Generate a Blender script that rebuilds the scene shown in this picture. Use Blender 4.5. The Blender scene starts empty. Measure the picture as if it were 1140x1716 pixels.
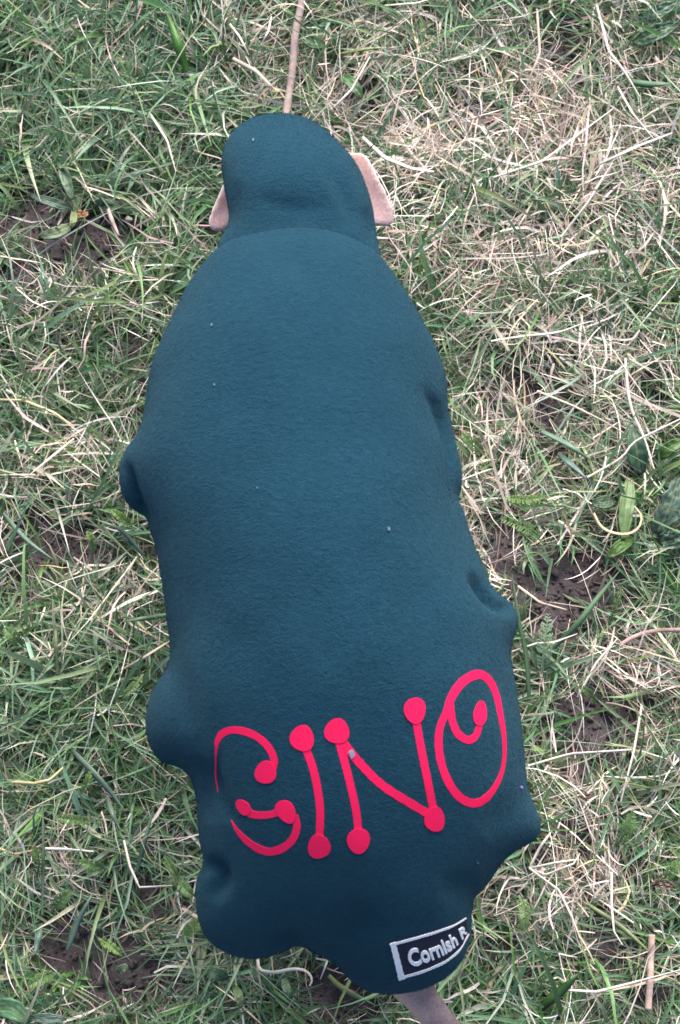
import bpy, bmesh, math, random
import numpy as np
from mathutils import Vector, Matrix, Euler, noise
from mathutils.bvhtree import BVHTree
from mathutils.geometry import delaunay_2d_cdt

rng = np.random.default_rng(11)
random.seed(4)
SC = bpy.context.scene
COL = SC.collection

# ------------------------------------------------------------------ camera, sky, sun, exposure
CAM_LOC = Vector((0.0, -0.13, 1.30))
CAM_PITCH = math.radians(9.0)
VFOV = math.radians(40.0)
cam_d = bpy.data.cameras.new('camera'); cam = bpy.data.objects.new('camera', cam_d); COL.objects.link(cam)
cam.location = CAM_LOC; cam.rotation_euler = (CAM_PITCH, 0, 0)
cam_d.sensor_fit = 'VERTICAL'; cam_d.sensor_height = 24.0
cam_d.lens = 12.0 / math.tan(VFOV / 2); cam_d.clip_start = 0.01; cam_d.clip_end = 500
cam_d.dof.use_dof = True; cam_d.dof.focus_distance = 1.12; cam_d.dof.aperture_fstop = 10
SC.camera = cam
SC.render.resolution_x, SC.render.resolution_y = 680, 1024

SUN_EL, SUN_AZ = math.radians(37), math.radians(6)      # azimuth from +Y towards +X
w = bpy.data.worlds.new('World'); SC.world = w; w.use_nodes = True
nt = w.node_tree; nt.nodes.clear()
sky = nt.nodes.new('ShaderNodeTexSky'); sky.sky_type = 'NISHITA'; sky.sun_disc = False
sky.sun_elevation = SUN_EL; sky.sun_rotation = SUN_AZ
sky.air_density = 1.0; sky.dust_density = 4.0; sky.ozone_density = 1.0
bg = nt.nodes.new('ShaderNodeBackground'); bg.inputs['Strength'].default_value = 0.052
wo = nt.nodes.new('ShaderNodeOutputWorld')
nt.links.new(sky.outputs[0], bg.inputs[0]); nt.links.new(bg.outputs[0], wo.inputs[0])
sd = bpy.data.lights.new('sun', 'SUN'); sun = bpy.data.objects.new('sun', sd); COL.objects.link(sun)
sd.energy = 1.5; sd.angle = math.radians(50); sd.color = (1.0, 0.965, 0.93)
sdir = Vector((math.sin(SUN_AZ) * math.cos(SUN_EL), math.cos(SUN_AZ) * math.cos(SUN_EL), math.sin(SUN_EL)))
sun.rotation_euler = (-sdir).to_track_quat('-Z', 'Y').to_euler(); sun.location = (0, 0, 5)
SC.view_settings.view_transform = 'Standard'; SC.view_settings.look = 'None'
SC.view_settings.exposure = 2.12; SC.view_settings.gamma = 1.0
SC.cycles.use_denoising = True

# ------------------------------------------------------------------ helpers
F_PX = 858.0 / math.tan(VFOV / 2)
ROT = Euler((CAM_PITCH, 0, 0)).to_matrix()
def ray(px, py):
    return (ROT @ Vector(((px - 570.0) / F_PX, (858.0 - py) / F_PX, -1.0))).normalized()
def at(px, py, z):
    """the point of the place at height z metres that the photograph shows at this pixel"""
    d = ray(px, py); t = (z - CAM_LOC.z) / d.z
    return CAM_LOC + d * t
def at_np(P, z):
    P = np.asarray(P, float); z = np.broadcast_to(np.asarray(z, float), P.shape[:1])
    d = np.stack([(P[:, 0] - 570) / F_PX, (858 - P[:, 1]) / F_PX, -np.ones(len(P))], 1) @ np.array(ROT).T
    return np.array(CAM_LOC) + d * ((z - CAM_LOC.z) / d[:, 2])[:, None]
def to_px(X):
    """pixels of world points (N,3), used to sample the planting maps"""
    L = (np.asarray(X) - np.array(CAM_LOC)) @ np.array(ROT)
    return np.stack([570 + F_PX * L[:, 0] / -L[:, 2], 858 - F_PX * L[:, 1] / -L[:, 2]], 1)

def tag(o, label=None, cat=None, group=None, kind=None):
    if label: o['label'] = label
    if cat: o['category'] = cat
    if group: o['group'] = group
    if kind: o['kind'] = kind
    return o
def mesh_obj(name, verts, faces, mat, parent=None, smooth=True, cols=None):
    me = bpy.data.meshes.new(name)
    me.from_pydata([tuple(v) for v in verts], [], [tuple(f) for f in faces]); me.update()
    if smooth: me.polygons.foreach_set('use_smooth', [True] * len(me.polygons))
    if cols is not None: set_cols(me, cols)
    me.materials.append(mat)
    o = bpy.data.objects.new(name, me); COL.objects.link(o)
    if parent: o.parent = parent
    return o
def set_cols(me, cols):
    a = me.color_attributes.new('Col', 'FLOAT_COLOR', 'POINT')
    c = np.ones((len(me.vertices), 4), np.float32); c[:, :3] = cols
    a.data.foreach_set('color', c.ravel())
def np_mesh(name, V, Q, mat, cols):
    """large quad mesh straight from arrays"""
    me = bpy.data.meshes.new(name)
    me.vertices.add(len(V)); me.vertices.foreach_set('co', V.astype(np.float32).ravel())
    me.loops.add(Q.size); me.loops.foreach_set('vertex_index', Q.astype(np.int32).ravel())
    me.polygons.add(len(Q)); me.polygons.foreach_set('loop_start', np.arange(0, Q.size, 4, dtype=np.int32))
    me.polygons.foreach_set('use_smooth', np.ones(len(Q), bool))
    me.update(calc_edges=True); me.validate()
    if cols is not None: set_cols(me, cols)
    me.materials.append(mat)
    o = bpy.data.objects.new(name, me); COL.objects.link(o)
    return o
def spline(P, n, closed=False):
    """Catmull-Rom through the points, n samples by arc length"""
    P = np.asarray(P, float)
    if closed: Q = np.vstack([P[-1], P, P[0], P[1]])
    else: Q = np.vstack([2 * P[0] - P[1], P, 2 * P[-1] - P[-2]])
    out = []
    for i in range(1, len(Q) - 2):
        t = np.linspace(0, 1, 24, endpoint=False)[:, None]
        p0, p1, p2, p3 = Q[i - 1], Q[i], Q[i + 1], Q[i + 2]
        out.append(.5 * (2 * p1 + (p2 - p0) * t + (2 * p0 - 5 * p1 + 4 * p2 - p3) * t**2 + (3 * p1 - p0 - 3 * p2 + p3) * t**3))
    if not closed: out.append(P[-1:])
    S = np.vstack(out)
    if closed: S = np.vstack([S, S[:1]])
    L = np.r_[0, np.cumsum(np.linalg.norm(np.diff(S[:, :2], axis=0), axis=1))]
    u = np.linspace(0, L[-1], n, endpoint=not closed)
    return np.stack([np.interp(u, L, S[:, k]) for k in range(P.shape[1])], 1)
def vnoise(x, y, f, seed=0):
    """smooth value noise on arrays, about -1..1"""
    x = x * f + seed * 17.3; y = y * f - seed * 9.1
    xi, yi = np.floor(x).astype(int), np.floor(y).astype(int)
    fx, fy = x - xi, y - yi
    fx = fx * fx * (3 - 2 * fx); fy = fy * fy * (3 - 2 * fy)
    def h(a, b):
        n = (a * 374761393 + b * 668265263 + seed * 1442695041) & 0x7fffffff
        n = ((n ^ (n >> 13)) * 1274126177) & 0x7fffffff
        return (n ^ (n >> 16)) % 65536 / 32768.0 - 1
    return (h(xi, yi) * (1 - fx) + h(xi + 1, yi) * fx) * (1 - fy) + (h(xi, yi + 1) * (1 - fx) + h(xi + 1, yi + 1) * fx) * fy

# ------------------------------------------------------------------ materials
def new_mat(name):
    m = bpy.data.materials.new(name); m.use_nodes = True
    t = m.node_tree; b = t.nodes['Principled BSDF']
    return m, t, b
def noise_node(t, scale, detail=4, coord='Object', rough=.6, sc=None):
    tc = t.nodes.new('ShaderNodeTexCoord'); n = t.nodes.new('ShaderNodeTexNoise')
    n.inputs['Scale'].default_value = scale; n.inputs['Detail'].default_value = detail; n.inputs['Roughness'].default_value = rough
    if sc:
        mp = t.nodes.new('ShaderNodeMapping'); mp.inputs['Scale'].default_value = sc
        t.links.new(tc.outputs[coord], mp.inputs[0]); t.links.new(mp.outputs[0], n.inputs[0])
    else: t.links.new(tc.outputs[coord], n.inputs[0])
    return n
def ramp(t, src, stops):
    r = t.nodes.new('ShaderNodeValToRGB'); e = r.color_ramp.elements
    while len(e) < len(stops): e.new(.5)
    for k, (p, c) in enumerate(stops): e[k].position = p; e[k].color = (*c, 1)
    t.links.new(src, r.inputs[0]); return r
def bump(t, b, src, strength, dist):
    n = t.nodes.new('ShaderNodeBump'); n.inputs['Strength'].default_value = strength; n.inputs['Distance'].default_value = dist
    t.links.new(src, n.inputs['Height']); t.links.new(n.outputs[0], b.inputs['Normal']); return n

def plant_mat(name, rough=.5, trans=.25, spec=.4, vary=.25, scale=160, brk=.35):
    """leaf surface: colour from the blade's own colour attribute, streaky variation along it, a little light let through"""
    m, t, b = new_mat(name)
    a = t.nodes.new('ShaderNodeVertexColor'); a.layer_name = 'Col'
    n = noise_node(t, scale, 5, rough=.7)
    mr = t.nodes.new('ShaderNodeMapRange'); mr.inputs['To Min'].default_value = 1 - vary; mr.inputs['To Max'].default_value = 1 + vary
    t.links.new(n.outputs[0], mr.inputs[0])
    mx = t.nodes.new('ShaderNodeVectorMath'); mx.operation = 'SCALE'
    t.links.new(a.outputs[0], mx.inputs[0]); t.links.new(mr.outputs[0], mx.inputs['Scale'])
    t.links.new(mx.outputs[0], b.inputs['Base Color'])
    b.inputs['Roughness'].default_value = rough; b.inputs['Specular IOR Level'].default_value = spec
    bump(t, b, n.outputs[0], brk, .0008)
    tr = t.nodes.new('ShaderNodeBsdfTranslucent'); t.links.new(mx.outputs[0], tr.inputs[0])
    ms = t.nodes.new('ShaderNodeMixShader'); ms.inputs[0].default_value = trans
    t.links.new(b.outputs[0], ms.inputs[1]); t.links.new(tr.outputs[0], ms.inputs[2])
    t.links.new(ms.outputs[0], t.nodes['Material Output'].inputs[0])
    return m
M_BLADE = plant_mat('grass_blade', .42, .28, .5)
M_STRAW = plant_mat('dry_straw', .6, .15, .3)
M_LEAF = plant_mat('broad_leaf', .45, .2, .45, .35)
M_WOOD = plant_mat('weathered_wood', .85, 0, .15, .7, 130, .8)

def soil_mat():
    m, t, b = new_mat('soil')
    n1 = noise_node(t, 22, 8, rough=.7); n2 = noise_node(t, 240, 6, rough=.75)
    mx = t.nodes.new('ShaderNodeMath'); mx.operation = 'MULTIPLY_ADD'; mx.inputs[1].default_value = .55
    t.links.new(n2.outputs[0], mx.inputs[0]); 
    sc = t.nodes.new('ShaderNodeMath'); sc.operation = 'MULTIPLY'; sc.inputs[1].default_value = .45
    t.links.new(n1.outputs[0], sc.inputs[0]); t.links.new(sc.outputs[0], mx.inputs[2])
    r = ramp(t, mx.outputs[0], [(.3, (.043, .034, .037)), (.5, (.096, .078, .083)), (.72, (.19, .158, .165))])
    t.links.new(r.outputs[0], b.inputs['Base Color'])
    b.inputs['Roughness'].default_value = .95; b.inputs['Specular IOR Level'].default_value = .15
    bump(t, b, mx.outputs[0], .9, .004)
    return m
M_SOIL = soil_mat()

def fleece_mat():
    m, t, b = new_mat('teal_fleece')
    n1 = noise_node(t, 300, 5, sc=(.7, 1, 1), rough=.7); n2 = noise_node(t, 1500, 2, sc=(1, .6, 1)); n3 = noise_node(t, 14, 3)
    add = t.nodes.new('ShaderNodeMath'); add.operation = 'MULTIPLY_ADD'; add.inputs[1].default_value = .5
    t.links.new(n2.outputs[0], add.inputs[0]); t.links.new(n1.outputs[0], add.inputs[2])
    r = ramp(t, add.outputs[0], [(.44, (.0062, .0300, .0520)), (.62, (.0098, .0450, .0745)), (.95, (.0130, .056, .091))])
    hs = t.nodes.new('ShaderNodeMix'); hs.data_type = 'RGBA'; hs.blend_type = 'MULTIPLY'; hs.inputs['Factor'].default_value = 1
    r3 = ramp(t, n3.outputs[0], [(.35, (.94, .95, .95)), (.65, (1.05, 1.04, 1.04))])
    t.links.new(r.outputs[0], hs.inputs['A']); t.links.new(r3.outputs[0], hs.inputs['B'])
    t.links.new(hs.outputs['Result'], b.inputs['Base Color'])
    b.inputs['Roughness'].default_value = 1; b.inputs['Specular IOR Level'].default_value = .1
    b.inputs['Sheen Weight'].default_value = .14; b.inputs['Sheen Roughness'].default_value = .4
    b.inputs['Sheen Tint'].default_value = (.3, .55, .66, 1)
    bump(t, b, add.outputs[0], .8, .002)
    return m
M_FLEECE = fleece_mat()
def flat_mat(name, col, rough=.7, nscale=600, amt=.12, bst=.25, sheen=0):
    m, t, b = new_mat(name)
    n = noise_node(t, nscale, 3)
    c = np.array(col)
    r = ramp(t, n.outputs[0], [(.3, tuple(c * (1 - amt))), (.7, tuple(c * (1 + amt)))])
    t.links.new(r.outputs[0], b.inputs['Base Color']); b.inputs['Roughness'].default_value = rough
    b.inputs['Sheen Weight'].default_value = sheen; b.inputs['Specular IOR Level'].default_value = .3
    bump(t, b, n.outputs[0], bst, .0006)
    return m
M_RED = flat_mat('red_flock_vinyl', (.82, .006, .085), .75, 900, .08, .2)
M_PATCH = flat_mat('navy_woven_label', (.010, .014, .038), .8, 1500, .3, .4)
M_WHITE = flat_mat('pale_woven_thread', (.86, .87, .93), .8, 1600, .3, .6)
M_LINT = flat_mat('lint', (.09, .15, .19), .9)
M_SCRAP = flat_mat('grey_film', (.22, .26, .34), .6)
M_LILAC = flat_mat('lilac_lint', (.28, .2, .6), .9)
M_PEBBLE = flat_mat('pale_pebble', (.62, .58, .54), .7, 300, .2)
M_SKIN = plant_mat('short_dog_fur', .9, 0, .1, .55, 420, .6)

# ------------------------------------------------------------------ ground
def graded(lo, hi, step, far):
    c = list(np.arange(lo, hi + step / 2, step)); d = step
    a, b = [], []
    p = hi; 
    while p < far: d *= 1.35; p += d; b.append(p)
    d = step; p = lo
    while p > -far: d *= 1.35; p -= d; a.append(p)
    return np.array(a[::-1] + c + b)
def ground_z(x, y):
    return (.010 * vnoise(x, y, 4, 1) + .005 * vnoise(x, y, 13, 2) + .0045 * np.abs(vnoise(x, y, 45, 3)) + .0022 * vnoise(x, y, 120, 4)) * np.exp(-(x**2 + y**2) / 60) - .012
gx, gy = graded(-.62, .62, .0045, 80), graded(-.72, .85, .0045, 80)
X, Y = np.meshgrid(gx, gy); Z = ground_z(X, Y)
nx, ny = len(gx), len(gy)
idx = np.arange(nx * ny).reshape(ny, nx)
Q = np.stack([idx[:-1, :-1], idx[:-1, 1:], idx[1:, 1:], idx[1:, :-1]], -1).reshape(-1, 4)
ground = np_mesh('ground', np.stack([X, Y, Z], -1).reshape(-1, 3), Q, M_SOIL, None)
tag(ground, 'bare dark brown soil showing between the grass', kind='structure')

# ------------------------------------------------------------------ planting maps (places named by where they lie in the photograph)
SOIL = [(135,430,75,45),(30,470,40,35),(55,365,60,28),(175,385,55,30),(90,930,70,45),(255,900,28,55),(245,700,35,35),(285,640,30,45),(40,1265,38,25),
        (205,1485,50,30),(110,1600,65,45),(235,1640,60,40),(565,1655,60,45),(960,990,75,70),(905,960,50,40),(1000,1215,75,55),(990,1290,50,35),
        (940,680,50,55),(950,65,35,40),(640,165,30,30),(445,60,28,35),(925,1420,38,28),(1000,1590,35,40),(1110,1650,35,35),(835,900,30,40),
        (360,400,18,30),(825,1590,25,40),(1085,650,45,25),(180,1650,40,40),(300,890,20,60),(870,640,40,40),(215,560,30,25),(30,120,35,25)]
STRAW = [(720,230,150,130),(900,200,170,150),(1010,350,150,150),(810,430,130,90),(420,120,60,90),(600,170,80,70),(980,600,160,140),(850,850,80,150),
         (950,1430,110,120),(1040,80,90,80),(130,470,90,40),(150,770,120,40),(60,1420,90,50),(60,860,60,40),(190,1010,60,40),(900,1530,90,60),(1060,1150,90,90),(640,60,90,60)]
LUSH = [(180,200,240,170),(560,60,60,70),(1080,60,60,80),(700,60,60,50),(120,1150,140,90),(260,1180,60,80),(90,760,120,70),(720,420,40,50),(1050,500,90,60),(690,620,60,80),(1000,1350,100,60),(150,1380,150,80),(420,1660,80,50),(870,1640,90,60)]
def zone(px, lst, p=2.0, g=1.0):
    v = np.zeros(len(px))
    for cx, cy, rx, ry in lst:
        v = np.maximum(v, np.exp(-(((px[:, 0] - cx) / (rx * g))**2 + ((px[:, 1] - cy) / (ry * g))**2)**(p / 2)))
    return v
def maps(xy):
    P = np.c_[xy, np.zeros(len(xy))]; px = to_px(P)
    out = (np.abs(xy[:, 0]) > .42) | (xy[:, 1] < -.62) | (xy[:, 1] > .66)
    wob = np.c_[vnoise(xy[:, 0], xy[:, 1], 22, 7), vnoise(xy[:, 0], xy[:, 1], 22, 8)] * 32
    px = px + wob
    so = zone(px, SOIL, 3.0, 1.16); st = zone(px, STRAW); lu = zone(px, LUSH)
    n1 = vnoise(xy[:, 0], xy[:, 1], 9, 5); n2 = vnoise(xy[:, 0], xy[:, 1], 7, 6)
    so = np.where(out, np.clip(n1 * 1.6 - .3, 0, 1), so); st = np.where(out, np.clip(n2 * 1.4, 0, 1), st); lu = np.where(out, np.clip(-n2, 0, 1), lu)
    return so, st, lu

# ------------------------------------------------------------------ grass
def ribbons(base, az, e0, e1, L, W, azb, roll, c0, c1, nseg=5, kink=0.0, floor=.002, bare_k=.93, wide=True):
    """curved tapering blades: returns vertices, quads, colours"""
    N = len(base); n = nseg + 1
    p = base.copy(); P = np.empty((N, n, 3)); P[:, 0] = p
    T = np.empty((N, n, 3)); lay = rng.uniform(0, 1, N) ** 1.5 * .016
    a = az.copy()
    for j in range(n):
        t = j / nseg
        e = e0 + (e1 - e0) * t**.8
        a = a + azb / nseg + kink * rng.normal(0, 1, N) * (rng.random(N) < .3)
        d = np.stack([np.cos(e) * np.cos(a), np.cos(e) * np.sin(a), np.sin(e)], 1); T[:, j] = d
        if j < nseg:
            p = p + d * (L / nseg)[:, None]
            gz = ground_z(p[:, 0], p[:, 1]) + floor + lay * min(1, (j + 1) / 2)
            p[:, 2] = np.maximum(p[:, 2], gz); P[:, j + 1] = p
    # blades that would lie over a single plant, or hang far into bare soil, are left out
    px = to_px(P.reshape(-1, 3)); ix = np.clip(px + 50, 0, [1239, 1819]).astype(int)
    over = (P.reshape(-1, 3)[:, 2] > TOPZ[ix[:, 1], ix[:, 0]] - .004).reshape(N, n).any(1)
    so, st, lu = maps(P[:, nseg * 2 // 3, :2]); bare = rng.random(N) < so * bare_k
    keep = ~(over | bare); P, T, W, roll, c0, c1 = P[keep], T[keep], W[keep], roll[keep], c0[keep], c1[keep]; N = len(P)
    t = np.linspace(0, 1, n)
    prof = (1 - t**2.6) * (.62 + .38 * np.minimum(1, t * 4)); prof[-1] = .06
    S = np.stack([-T[..., 1], T[..., 0], np.zeros((N, n))], -1); S /= np.linalg.norm(S, axis=-1, keepdims=True) + 1e-9
    U = np.cross(S, T)
    r = roll[:, None] + np.linspace(0, 1, n)[None] * rng.normal(0, .5, N)[:, None]
    side = S * np.cos(r)[..., None] + U * np.sin(r)[..., None]
    nrm = np.cross(T, side)
    hw = (W[:, None] * prof[None] / 2)[..., None]
    fold = nrm * hw * .35
    V = np.stack([P - side * hw + fold * 1, P - fold * .0, P + side * hw + fold], 2).reshape(-1, 3)
    if not wide:      # thin straws: a single strip
        V = np.stack([P - side * hw, P + side * hw], 2).reshape(-1, 3)
        b = (np.arange(N) * n * 2)[:, None, None] + (np.arange(nseg) * 2)[None, :, None]
        tt = (np.linspace(0, 1, n)**1.5)[None, :, None]; C = np.repeat((c0[:, None] * (1 - tt) + c1[:, None] * tt)[:, :, None], 2, 2)
        return V, (b + np.array([0, 1, 3, 2])).reshape(-1, 4), C.reshape(-1, 3)
    b = (np.arange(N) * n * 3)[:, None, None] + (np.arange(nseg) * 3)[None, :, None]
    q = np.stack([b + np.array([0, 1, 4, 3]), b + np.array([1, 2, 5, 4])], 2).reshape(-1, 4)
    tt = (np.linspace(0, 1, n)**1.5)[None, :, None]
    C = (c0[:, None] * (1 - tt) + c1[:, None] * tt)
    C = np.repeat(C[:, :, None], 3, 2) * np.array([1, .9, 1])[None, None, :, None]
    return V, q, C.reshape(-1, 3)
def join(parts):
    V, Q, C, o = [], [], [], 0
    for v, q, c in parts: V.append(v); Q.append(q + o); C.append(c); o += len(v)
    return np.vstack(V), np.vstack(Q), np.vstack(C)
def pick(n, cols, jit=.18):
    cols = np.array(cols)
    k = rng.choice(len(cols), n, p=cols[:, 3] / cols[:, 3].sum())
    return cols[k, :3] * np.exp(rng.normal(0, jit, (n, 1))) * np.exp(rng.normal(0, .05, (n, 3)))
GREENS = [(.110,.215,.105,3),(.155,.300,.180,3.6),(.205,.345,.250,2.7),(.140,.310,.085,2.6),(.070,.145,.060,1.8),(.290,.400,.130,.8),(.250,.345,.215,1.5)]
STRAWS = [(.60,.51,.45,3),(.74,.66,.59,3.4),(.46,.36,.31,1.4),(.60,.45,.40,1.6),(.68,.55,.32,.5),(.30,.23,.20,.8),(.86,.79,.73,2)]
DEAD = [(.20,.16,.145,2.4),(.32,.26,.23,3),(.46,.38,.34,2.4),(.13,.105,.098,1.2),(.15,.20,.11,1.6)]

def field(n, box, fn):
    """n planting points in the box, kept with the probability the maps give"""
    out = []; got = 0
    while got < n:
        xy = np.c_[rng.uniform(box[0], box[1], n), rng.uniform(box[2], box[3], n)]
        so, st, lu = maps(xy); keep = rng.random(n) < fn(xy, so, st, lu)
        if box is FAR: keep &= (np.abs(xy[:, 0]) > NEAR[1] - .01) | (xy[:, 1] < NEAR[2] + .01) | (xy[:, 1] > NEAR[3] - .01)
        out.append(xy[keep]); got += keep.sum()
    return np.vstack(out)[:n]
def with_z(xy, dz=0.0): return np.c_[xy, ground_z(xy[:, 0], xy[:, 1]) + dz]

def green_tufts(nt, box, per=(6, 20), scale=1.0, nseg=4, wide=True):
    c = field(nt, box, lambda xy, so, st, lu: np.clip((.58 + .6 * lu - .33 * st) * (1 - so)**1.8 + .015, 0, 1))
    k = rng.integers(*per, nt); i = np.repeat(np.arange(nt), k); N = len(i)
    xy = c[i] + rng.normal(0, .0045, (N, 2))
    lean = rng.uniform(0, 2 * math.pi, nt) * .5 + (vnoise(c[:, 0], c[:, 1], 5, 12) * 2.2 + .6)
    az = np.where(rng.random(N) < .55, lean[i] + rng.normal(0, .75, N), rng.uniform(0, 2 * math.pi, N))
    big = rng.uniform(.7, 1.25, nt)[i]
    L = rng.gamma(5, .0090, N).clip(.012, .12) * big * scale
    W = rng.gamma(3.4, .00064, N).clip(.0009, .0066) * rng.uniform(.75, 1.25, nt)[i] * scale
    tc = pick(nt, GREENS, .2)[i] * .6 + pick(N, GREENS, .15) * .4
    tip = tc * rng.uniform(.85, 1.25, (N, 1))
    dry = rng.random(N) < .18
    tip[dry] = pick(dry.sum(), STRAWS)
    base = tc * rng.uniform(.75, 1.1, (N, 1)); pale = rng.random(N) < .2
    base[pale] = base[pale] * .5 + np.array([.30, .30, .17]) * .5
    return ribbons(with_z(xy), az, rng.uniform(.25, 1.35, N), rng.uniform(-.75, .35, N), L, W, rng.normal(0, .7, N), rng.normal(0, .5, N), base, tip, nseg, wide=wide)
def straw_bits(n, box, scale=1.0):
    xy = field(n, box, lambda xy, so, st, lu: np.clip((.115 + .72 * st - .09 * lu) * (1 - .78 * so), 0, 1))
    hf = vnoise(xy[:, 0], xy[:, 1], 11, 15) * 4
    az = np.where(rng.random(n) < .5, hf + rng.normal(0, .5, n), rng.uniform(0, 2 * math.pi, n))
    L = rng.gamma(2.6, .0150, n).clip(.008, .13) * scale; W = rng.gamma(3.0, .00038, n).clip(.0006, .0040) * scale
    c = pick(n, STRAWS); 
    return ribbons(with_z(xy, rng.uniform(.001, .030, n)), az, rng.normal(.15, .3, n), rng.normal(-.15, .3, n), L, W, rng.normal(0, .55, n), rng.normal(0, .5, n), c, c * rng.uniform(.8, 1.2, (n, 1)), 5, .22, .002, wide=False)
def thatch(n, box, scale=1.0):
    xy = field(n, box, lambda xy, so, st, lu: np.clip(.8 - .72 * so, 0, 1))
    L = rng.gamma(3, .009, n).clip(.005, .06) * scale; W = rng.gamma(4, .00035, n).clip(.0005, .003) * scale
    c = pick(n, DEAD, .3); az = rng.uniform(0, 2 * math.pi, n)
    return ribbons(with_z(xy, .001), az, rng.normal(.1, .2, n), rng.normal(0, .2, n), L, W, rng.normal(0, .7, n), rng.normal(0, .4, n), c, c, 4, .3, .001, wide=False)

NEAR = (-.45, .45, -.62, .70); FAR = (-1.7, 1.7, -1.7, 1.9)
TOPZ = np.full((1820, 1240), 9.0)          # height of the single plants, per place, so that the sward parts around them
def claim(S, zz, r):
    for (x, y), z in zip(S, zz):
        x, y, r_ = int(x) + 50, int(y) + 50, max(2, int(r))
        if r_ <= x < 1240 - r_ and r_ <= y < 1820 - r_:
            w_ = TOPZ[y - r_:y + r_ + 1, x - r_:x + r_ + 1]; np.minimum(w_, z, out=w_)
# ------------------------------------------------------------------ dog coat: draped fleece blown up from its plan outline
def inflate(name, outline_px, rim_z, spacing, ngrid, kfun, mat, parent, creases=(), skirt=(.012, .03, .055, .085, .12), shrink=.3, axis=None, wrinkle=0.0012, seed=0):
    O = spline(outline_px, ngrid, closed=True)
    B = at_np(O, rim_z(O[:, 0], O[:, 1]))
    if np.sum(B[:, 0] * np.roll(B[:, 1], -1) - B[:, 1] * np.roll(B[:, 0], -1)) < 0: B = B[::-1].copy(); O = O[::-1].copy()
    b2 = B[:, :2]; nb = len(b2)
    tg = np.roll(b2, -1, 0) - np.roll(b2, 1, 0); nrm = np.stack([-tg[:, 1], tg[:, 0]], 1); nrm /= np.linalg.norm(nrm, axis=1, keepdims=True)
    pts = [b2]
    def bdist(p):
        return np.concatenate([np.sqrt(((s[:, None] - b2[None])**2).sum(-1)).min(1) for s in np.array_split(p, max(1, len(p) // 400))])
    for off, st in ((.0003, 1), (.001, 1), (.0022, 1), (.0042, 1)):
        r = b2[::st] + nrm[::st] * off
        r = r[bdist(r) > off * .93]; pts.append(r)
    lo, hi = b2.min(0), b2.max(0)
    g = []
    for r, yy in enumerate(np.arange(lo[1], hi[1], spacing * .866)):
        xs = np.arange(lo[0] + (r % 2) * spacing / 2, hi[0], spacing); g.append(np.c_[xs, np.full(len(xs), yy)])
    g = np.vstack(g)
    # inside test
    ins = np.zeros(len(g), bool); x2, y2 = np.roll(b2[:, 0], -1), np.roll(b2[:, 1], -1)
    for i in range(nb):
        c = (b2[i, 1] > g[:, 1]) != (y2[i] > g[:, 1])
        ins ^= c & (g[:, 0] < (x2[i] - b2[i, 0]) * (g[:, 1] - b2[i, 1]) / (y2[i] - b2[i, 1] + 1e-15) + b2[i, 0])
    g = g[ins]; g = g[bdist(g) > .0042 + spacing * .6]; pts.append(g)
    P = np.vstack(pts)
    res = delaunay_2d_cdt([Vector(p) for p in P], [(i, (i + 1) % nb) for i in range(nb)], [], 1, 1e-7)
    V2 = np.array([tuple(p) for p in res[0]]); F = np.array([f for f in res[2] if len(f) == 3])
    orig = res[3]; isb = np.zeros(len(V2), bool); bmap = {}
    for k, ol in enumerate(orig):
        for o_ in ol:
            if o_ < nb: isb[k] = True; bmap[o_] = k
    # membrane solve  -lap u = 2,  u = 0 on the outline
    a, b, c = V2[F[:, 0]], V2[F[:, 1]], V2[F[:, 2]]
    ar2 = (b[:, 0] - a[:, 0]) * (c[:, 1] - a[:, 1]) - (b[:, 1] - a[:, 1]) * (c[:, 0] - a[:, 0])
    def cot(p, q_, r): 
        u_, w_ = q_ - p, r - p; return (u_ * w_).sum(1) / np.maximum(np.abs(ar2), 1e-12)
    ei = np.concatenate([F[:, 1], F[:, 2], F[:, 0]]); ej = np.concatenate([F[:, 2], F[:, 0], F[:, 1]])
    wt = np.concatenate([cot(a, b, c), cot(b, c, a), cot(c, a, b)]).clip(1e-3, 50) * .5
    n = len(V2); rhs = np.bincount(F.ravel(), np.repeat(np.abs(ar2) / 6, 3), n) * 2
    diag = np.bincount(ei, wt, n) + np.bincount(ej, wt, n) + 1e-12
    def A(x):
        x = np.where(isb, 0, x); d = wt * (x[ei] - x[ej])
        return np.where(isb, 0, np.bincount(ei, d, n) - np.bincount(ej, d, n))
    x = np.zeros(n); r = np.where(isb, 0, rhs); z = r / diag; p = z.copy(); rz = r @ z
    for it in range(1200):
        Ap = A(p); al = rz / (p @ Ap + 1e-30); x += al * p; r -= al * Ap; z = r / diag; rn = r @ z
        if rn < 1e-16 * n: break
        p = z + rn / rz * p; rz = rn
    h = np.sqrt(np.maximum(x, 0))
    # rim height carried inwards by pixel position (iterated: height moves the pixel)
    zz = np.zeros(n) + B[:, 2].mean()
    for _ in range(4):
        px = to_px(np.c_[V2, zz]); zz = rim_z(px[:, 0], px[:, 1])
    zr = zz.copy()
    for o_, k in bmap.items(): zr[k] = B[o_, 2]
    px = to_px(np.c_[V2, zr]); zt = zr + h * kfun(px[:, 0], px[:, 1])
    V = np.c_[V2, zt]
    # normals, creases and soft undulation
    fn = np.cross(V[F[:, 1]] - V[F[:, 0]], V[F[:, 2]] - V[F[:, 0]])
    vn = np.stack([np.bincount(F.ravel(), np.repeat(fn[:, k], 3), n) for k in range(3)], 1); vn /= np.linalg.norm(vn, axis=1, keepdims=True) + 1e-15
    px = to_px(V); disp = np.zeros(n); drop = np.zeros(n)
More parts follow.
